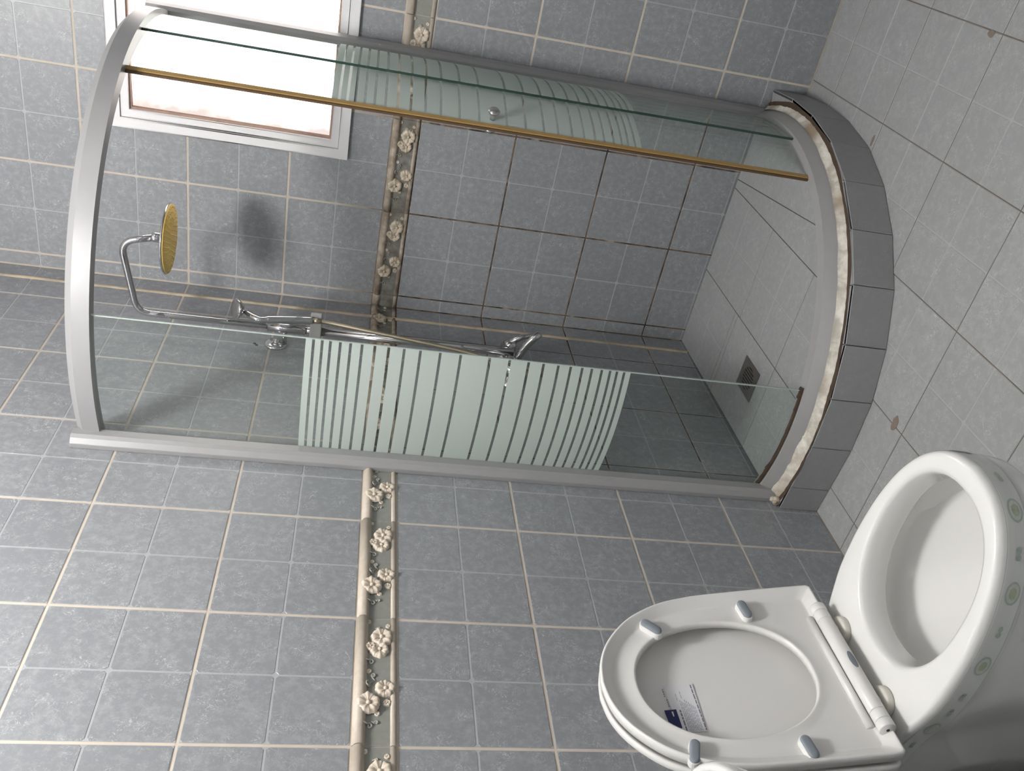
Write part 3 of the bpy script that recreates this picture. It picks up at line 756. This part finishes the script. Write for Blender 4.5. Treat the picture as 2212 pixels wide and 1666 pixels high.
def strip(name, z0, z1, mat, s0=-0.45, s1=0.66, step=0.012, off=0.0):
    b = MB(); L = []; n = int((s1 - s0) / step)
    for k in range(n + 1):
        s_ = s0 + (s1 - s0) * k / n; i_ = arc_idx(abs(s_)) * (1 if s_ >= 0 else -1)
        L.append([on_side(i_, z0), on_side(i_, z1)])
    return b.loft(L, 0, True, close=False).build(name, mat, toi)
strip('printed_band', 0.347, 0.381, 'print_tint')
def patch(name, s_, z, rs, rz, mat, off, inner_=0.0, parent=toi):
    b = MB(); loops = []; seg = 24
    for f in ((inner_, 1.0) if inner_ else (0.02, 0.5, 1.0)):
        L = []
        for k in range(seg):
            a = k*2*PI/seg; i_ = arc_idx(max(0.0, abs(s_) + rs*f*math.cos(a))) * (1 if s_ >= 0 else -1); q = Vector(on_side(i_, z + rz*f*math.sin(a)))
            d = Vector((q.x - hcx, q.y, 0)).normalized(); L.append(tuple(q + d * off))
        loops.append(L)
    return b.loft(loops, 0, True).build(name, mat, parent)
strip('printed_line', 0.3835, 0.3842, 'print_green'); strip('printed_line', 0.3465, 0.3475, 'print_green'); strip('printed_line', 0.3375, 0.3380, 'print_green')
strip('printed_line', 0.3690, 0.3694, 'print_light'); strip('printed_line', 0.3590, 0.3594, 'print_light')
for s_, mm in ((0.205, 'print_olive'), (0.335, 'print_olive'), (0.50, 'print_light'), (0.08, 'print_olive'), (-0.07, 'print_olive'), (-0.20, 'print_olive'), (-0.33, 'print_olive')):
    md = patch('printed_medallion', s_, 0.364, 0.019, 0.0125, 'print_green', 0.0004)
    patch('medallion_ring', s_, 0.364, 0.0155, 0.0100, 'print_light', 0.0006, 0.62, md); patch('medallion_core', s_, 0.364, 0.0085, 0.0055, mm, 0.0007, 0.0, md)
for s_ in (0.145, 0.27, 0.405, 0.445, 0.56, 0.02, -0.13, -0.265):
    o = patch('printed_dumbbell', s_ - 0.005, 0.364, 0.0055, 0.0042, 'print_green', 0.0004); patch('dumbbell_end', s_ + 0.005, 0.364, 0.0055, 0.0042, 'print_green', 0.0005, 0.0, o)

# seat and lid, standing up
TILT = math.radians(10.0)
SEAT = Matrix.Translation((0.0, 0.0, 0.42)) @ Matrix(((0, -math.sin(TILT), math.cos(TILT), 0), (1, 0, 0, 0), (0, math.cos(TILT), math.sin(TILT), 0), (0, 0, 0, 1)))
wt = [(0.185, 0.0), (0.190, 0.006), (0.1895, 0.10), (0.187, 0.21), (0.183, 0.26), (0.172, 0.315), (0.146, 0.370), (0.113, 0.4085), (0.077, 0.4355), (0.040, 0.4505), (0.0, 0.4560)]
sd = [wt[0]] + [(q.x, q.y) for q in smooth_curve([(a, b_, 0) for a, b_ in wt[1:]], 8)]
dsh = sd + [(-a, b_) for a, b_ in sd[-2::-1]]
scx, scy = 0.0, 0.232
SA = sorted([k*2*PI/120 for k in range(120)] + [math.atan2(q[1]-scy, q[0]) % (2*PI) for q in (wt[0], wt[1], (-wt[0][0], 0.0), (-wt[1][0], 0.006))])
RS = [ray_poly((scx, scy), a, dsh) for a in SA]
def dl(z, ins=0.0, grow=0.0):
    # inset measured perpendicular-ish: shrink towards the centre by a constant distance in x and y
    L = []
    for i, a in enumerate(SA):
        x, y = RS[i]*math.cos(a), RS[i]*math.sin(a)
        fx = (0.19 - ins) / 0.19; fy = ((0.232 - ins) / 0.232) if y < 0 else ((0.224 - ins) / 0.224)
        L.append((scx + x*fx, scy + y*fy, z))
    return L
def hl(z, s=1.0):
    L = []
    for a in SA:
        c, s_ = math.cos(a), math.sin(a); hy = 0.158 if s_ > 0 else 0.157
        e = 1.0 / (abs(c/0.1245)**2.15 + abs(s_/hy)**2.15)**(1/2.15); L.append((e*c*s, scy + e*s_*s, z))
    return L
sb = MB().loft([hl(-0.013, 1.06), dl(-0.013, 0.012), dl(-0.008, 0.003), dl(0.006, 0.0), dl(0.0135, 0.0006), dl(0.0155, 0.003), dl(0.0150, 0.005), dl(0.0135, 0.0065), dl(0.0035, 0.0215), dl(0.0012, 0.0235), dl(0.0005, 0.026), dl(0.0, 0.030),
                hl(0.0, 1.16), hl(0.001, 1.06), hl(0.0025, 1.03), hl(0.002, 1.01), hl(-0.002, 1.0), hl(-0.012, 1.0), hl(-0.013, 1.06)], 0, True)
seat = sb.build('seat', 'seat_plastic', toi, SEAT)
lid = MB().loft([dl(-0.022, 0.012), dl(-0.016, 0.004), dl(-0.0165, 0.0), dl(-0.030, 0.0), dl(-0.037, 0.006), dl(-0.040, 0.03), dl(-0.041, 0.15)], 0, True, False, True)
lid.loft([dl(-0.022, 0.012), dl(-0.031, 0.022), dl(-0.033, 0.04), dl(-0.034, 0.12), dl(-0.034, 0.19)], 0, True, False, True)
lid = lid.build('lid', 'seat_plastic', toi, SEAT)
for k, (bx_, by_, rot) in enumerate(((0.117, 0.337, 0.72), (0.141, 0.149, 0.10), (-0.147, 0.336, -0.32), (-0.160, 0.150, 0.12))):
    cap = lambda L_, W2, n=8: [(L_*(1 if i <= n else -1) * 1.0 + W2*math.cos(-PI/2 + PI*i/n) if i <= n else -L_ + W2*math.cos(PI/2 + PI*(i-n-1)/n), W2*math.sin(-PI/2 + PI*i/n) if i <= n else W2*math.sin(PI/2 + PI*(i-n-1)/n)) for i in range(2*n + 2)]
    mt = Matrix.Translation((bx_, by_, 0.0)) @ Matrix.Rotation(rot, 4, 'Z')
    bu = MB().prism(cap(0.0140, 0.0098), -0.001, 0.0115, 0.0008).build('bumper', 'seat_plastic', seat, mt)
    pc = cap(0.0132, 0.0083); b = MB()
    b.loft([[(q[0]*s_, q[1]*s_, z_) for q in pc] for s_, z_ in ((1.0, 0.011), (1.0, 0.0135), (0.96, 0.0155), (0.8, 0.0167), (0.4, 0.0173))], 0, True, False, True).build('rubber_pad', 'bumper_grey', bu)
# hinge
def hz(name, s0, s1, r, t_, z, mat='seat_plastic', par=None):
    b = MB(); b.tube([(s0, t_, z), (s0 - 0.0015 if s1 < s0 else s0 + 0.0015, t_, z), (s1 + 0.0015 if s1 < s0 else s1 - 0.0015, t_, z), (s1, t_, z)], [r*0.93, r, r, r*0.93], 24)
    return b.build(name, mat, par or toi, SEAT if par is None else None)
hb = hz('hinge_bar', 0.090, -0.112, 0.0142, 0.012, 0.017)
hz('hinge_sleeve', 0.1105, 0.0905, 0.0142, 0.012, 0.017, par=hb); hz('hinge_cap', 0.127, 0.111, 0.0147, 0.012, 0.017, par=hb)
hz('hinge_sleeve', -0.1125, -0.131, 0.0142, 0.012, 0.017, par=hb); hz('hinge_cap', -0.1315, -0.148, 0.0147, 0.012, 0.017, par=hb)
MB().lathe([(0.003, 0.0), (0.003, 0.0006)], (-0.148, 0.012, 0.017), (-1, 0, 0), 10).build('hinge_screw', 'dark_gap', hb)
b = MB(); b.tube([(0.112, 0.030, 0.004), (-0.130, 0.030, 0.004)], 0.007, 14); b.build('hinge_rib', 'seat_plastic', seat)
b = MB(); L = []
for i in range(13):
    u = -0.95 + 1.9 * i / 12; w2 = 0.0062 * math.sqrt(max(0, 1 - u*u)); L.append([( -0.012 + u*0.019, 0.012 + 0.0145*math.sin(math.radians(-8) + q*w2/0.0142), 0.017 + 0.0145*math.cos(math.radians(-8) + q*w2/0.0142)) for q in (-1, -0.5, 0, 0.5, 1)])
b.loft(L, 0, True, close=False).build('hinge_oval', 'bumper_grey', hb)
for s in (-1, 1):
    pk = MB().lathe([(0.0255, 0.0), (0.0265, 0.003), (0.0265, 0.0105), (0.0235, 0.014), (0.002, 0.0145)], (0.006, 0.080 * s - 0.003, ZR), (0, 0, 1), 32).build('hinge_foot', 'puck_side', toi)
    MB().tube([(0.006, 0.080 * s - 0.003, ZR + 0.01), (0.014, 0.080 * s - 0.003, 0.43)], 0.008, 12).build('hinge_stem', 'seat_plastic', pk)
# paper label stuck inside the lid
LZ = -0.0325
def flat(name, P, z, mat, par):
    if area(P) < 0: P = P[::-1]
    return MB().prism(P, z, z + 0.0003).build(name, mat, par)
lab = flat('paper_label', [(0.020, 0.337), (0.018, 0.284), (-0.081, 0.288), (-0.078, 0.334)], LZ, 'label_paper', lid)
lb = lambda name, P, mat, dz=0.0003: flat(name, P, LZ + dz, mat, lab)
lb('label_blue_block', [(-0.032, 0.349), (-0.032, 0.328), (-0.070, 0.328), (-0.072, 0.338), (-0.066, 0.344), (-0.058, 0.348)], 'label_blue')
rr = random.Random(11)
def words(v, u0, u1, h, mat, lo_=0.004, hi_=0.012, gp=0.0018):
    b = MB(); u = u0
    while u > u1:
        w_ = min(rr.uniform(lo_, hi_), u - u1); b.prism([(u - w_, v - h), (u, v - h), (u, v + h), (u - w_, v + h)], LZ + 0.0003, LZ + 0.0006); u -= w_ + gp
    b.build('printed_text', mat, lab)
words(0.2885, 0.016, -0.078, 0.0010, 'label_ink'); words(0.3215, -0.034, -0.078, 0.0012, 'label_ink')
words(0.3405, 0.012, -0.004, 0.0008, 'label_ink', 0.002, 0.003, 0.002); words(0.3385, -0.010, -0.026, 0.0008, 'label_ink', 0.002, 0.003, 0.002)
for i in range(9): words(0.3165 - i * 0.0028, -0.014 - 0.003 * (i % 3) - 0.010 * (i > 5), -0.078, 0.00075, 'label_pale_ink')
words(0.3205, 0.0, -0.014, 0.0007, 'label_pale_ink'); words(0.312, 0.004, -0.012, 0.0007, 'label_pale_ink')
lb('label_mark', [(-0.036, 0.3375), (-0.036, 0.3345), (-0.046, 0.3350), (-0.046, 0.3368)], 'label_paper', 0.0005)
# cistern behind the lid
cz = MB(); cz.loft([[(x_, y_, z_) for x_, y_ in octo(-0.285, -hw, -0.105 + dx, hw, 0.03)] for hw, dx, z_ in ((0.115, -0.03, 0.385), (0.125, -0.01, 0.41), (0.130, 0.0, 0.52), (0.132, 0.0, 0.600))], 0, True, True, True)
cz.build('cistern', 'ceramic', toi, None, 0.004)
cl = MB(); cl.loft([[(x_, y_, z_) for x_, y_ in octo(-0.29, -hw, -0.100 + dx, hw, 0.03)] for hw, dx, z_ in ((0.133, 0.0, 0.602), (0.136, 0.004, 0.608), (0.134, 0.002, 0.626), (0.12, -0.012, 0.632))], 0, True, True, True)
cl = cl.build('cistern_lid', 'ceramic', toi); MB().lathe([(0.022, 0.632), (0.022, 0.636), (0.018, 0.638)], (-0.20, 0, 0), (0, 0, 1), 24).build('flush_button', 'chrome', cl)

# ------------------------------------------------------------------ wash basin whose edge shows at the frame's rim
bs = empty('wash_basin', (0.265, -2.213, 0.0)); tag(bs, 'white wash basin edge beside the raised toilet lid at the bottom of the photo', 'basin')
def el(a, b_, z, ox=0.0, n=64, e=2.4):
    L = []
    for k in range(n):
        t_ = k*2*PI/n; c, s = math.cos(t_), math.sin(t_); x = ox + a*math.copysign(abs(c)**(2/e), c); L.append((max(-0.262, x), b_*math.copysign(abs(s)**(2/e), s), z))
    return L
BZ = 0.80
b = MB().loft([el(0.06, 0.07, 0.55, -0.08), el(0.12, 0.14, 0.62, -0.05), el(0.19, 0.22, 0.70, -0.02), el(0.220, 0.256, 0.762), el(0.228, 0.265, 0.795), el(0.226, 0.263, 0.804), el(0.221, 0.258, 0.808), el(0.216, 0.253, 0.807), el(0.211, 0.248, 0.800)], 0, True, True)
b.build('rim', 'ceramic', bs)
t = NT('basin_glaze'); p = t.pos(); n_ = t.noise(p, 30.0, 4.0, 0.6, 1.5)
t.bsdf(t.mix(t.ramp(n_, 0.4, 0.65), (0.60, 0.63, 0.58), (0.42, 0.49, 0.41)), 0.12); M['basin_glaze'] = t.m
MB().loft([el(0.211, 0.248, 0.800), el(0.200, 0.236, 0.775), el(0.165, 0.20, 0.71), el(0.11, 0.13, 0.665), el(0.03, 0.03, 0.65)], 0, True, False, True).build('bowl', 'basin_glaze', bs)
MB().lathe([(0.12, 0.0), (0.118, 0.02), (0.085, 0.08), (0.075, 0.30), (0.08, 0.50), (0.10, 0.60)], (-0.10, 0, 0), (0, 0, 1), 32).build('pedestal', 'ceramic', bs)
b = MB(); b.tube(bend([(-0.20, 0, 0.79), (-0.20, 0, 0.90), (-0.09, 0, 0.89)], 0.03), 0.011, 12); b.build('tap', 'chrome', bs)

# ------------------------------------------------------------------ ceiling lamp
lp = empty('ceiling_lamp', LAMP_POS); tag(lp, 'round white ceiling lamp above the middle of the bathroom', 'lamp')
MB().lathe([(0.06, 0.0), (0.06, -0.018), (0.02, -0.024), (0.012, -0.06)], (0, 0, 0), (0, 0, 1), 32, 0, True, False).build('canopy', 'white_frame', lp)
MB().lathe([(0.16 * math.sin(u * PI / 16), -0.21 + 0.16 * math.cos(u * PI / 16)) for u in range(1, 16)], (0, 0, 0), (0, 0, 1), 36).build('globe', 'lamp_glow', lp)
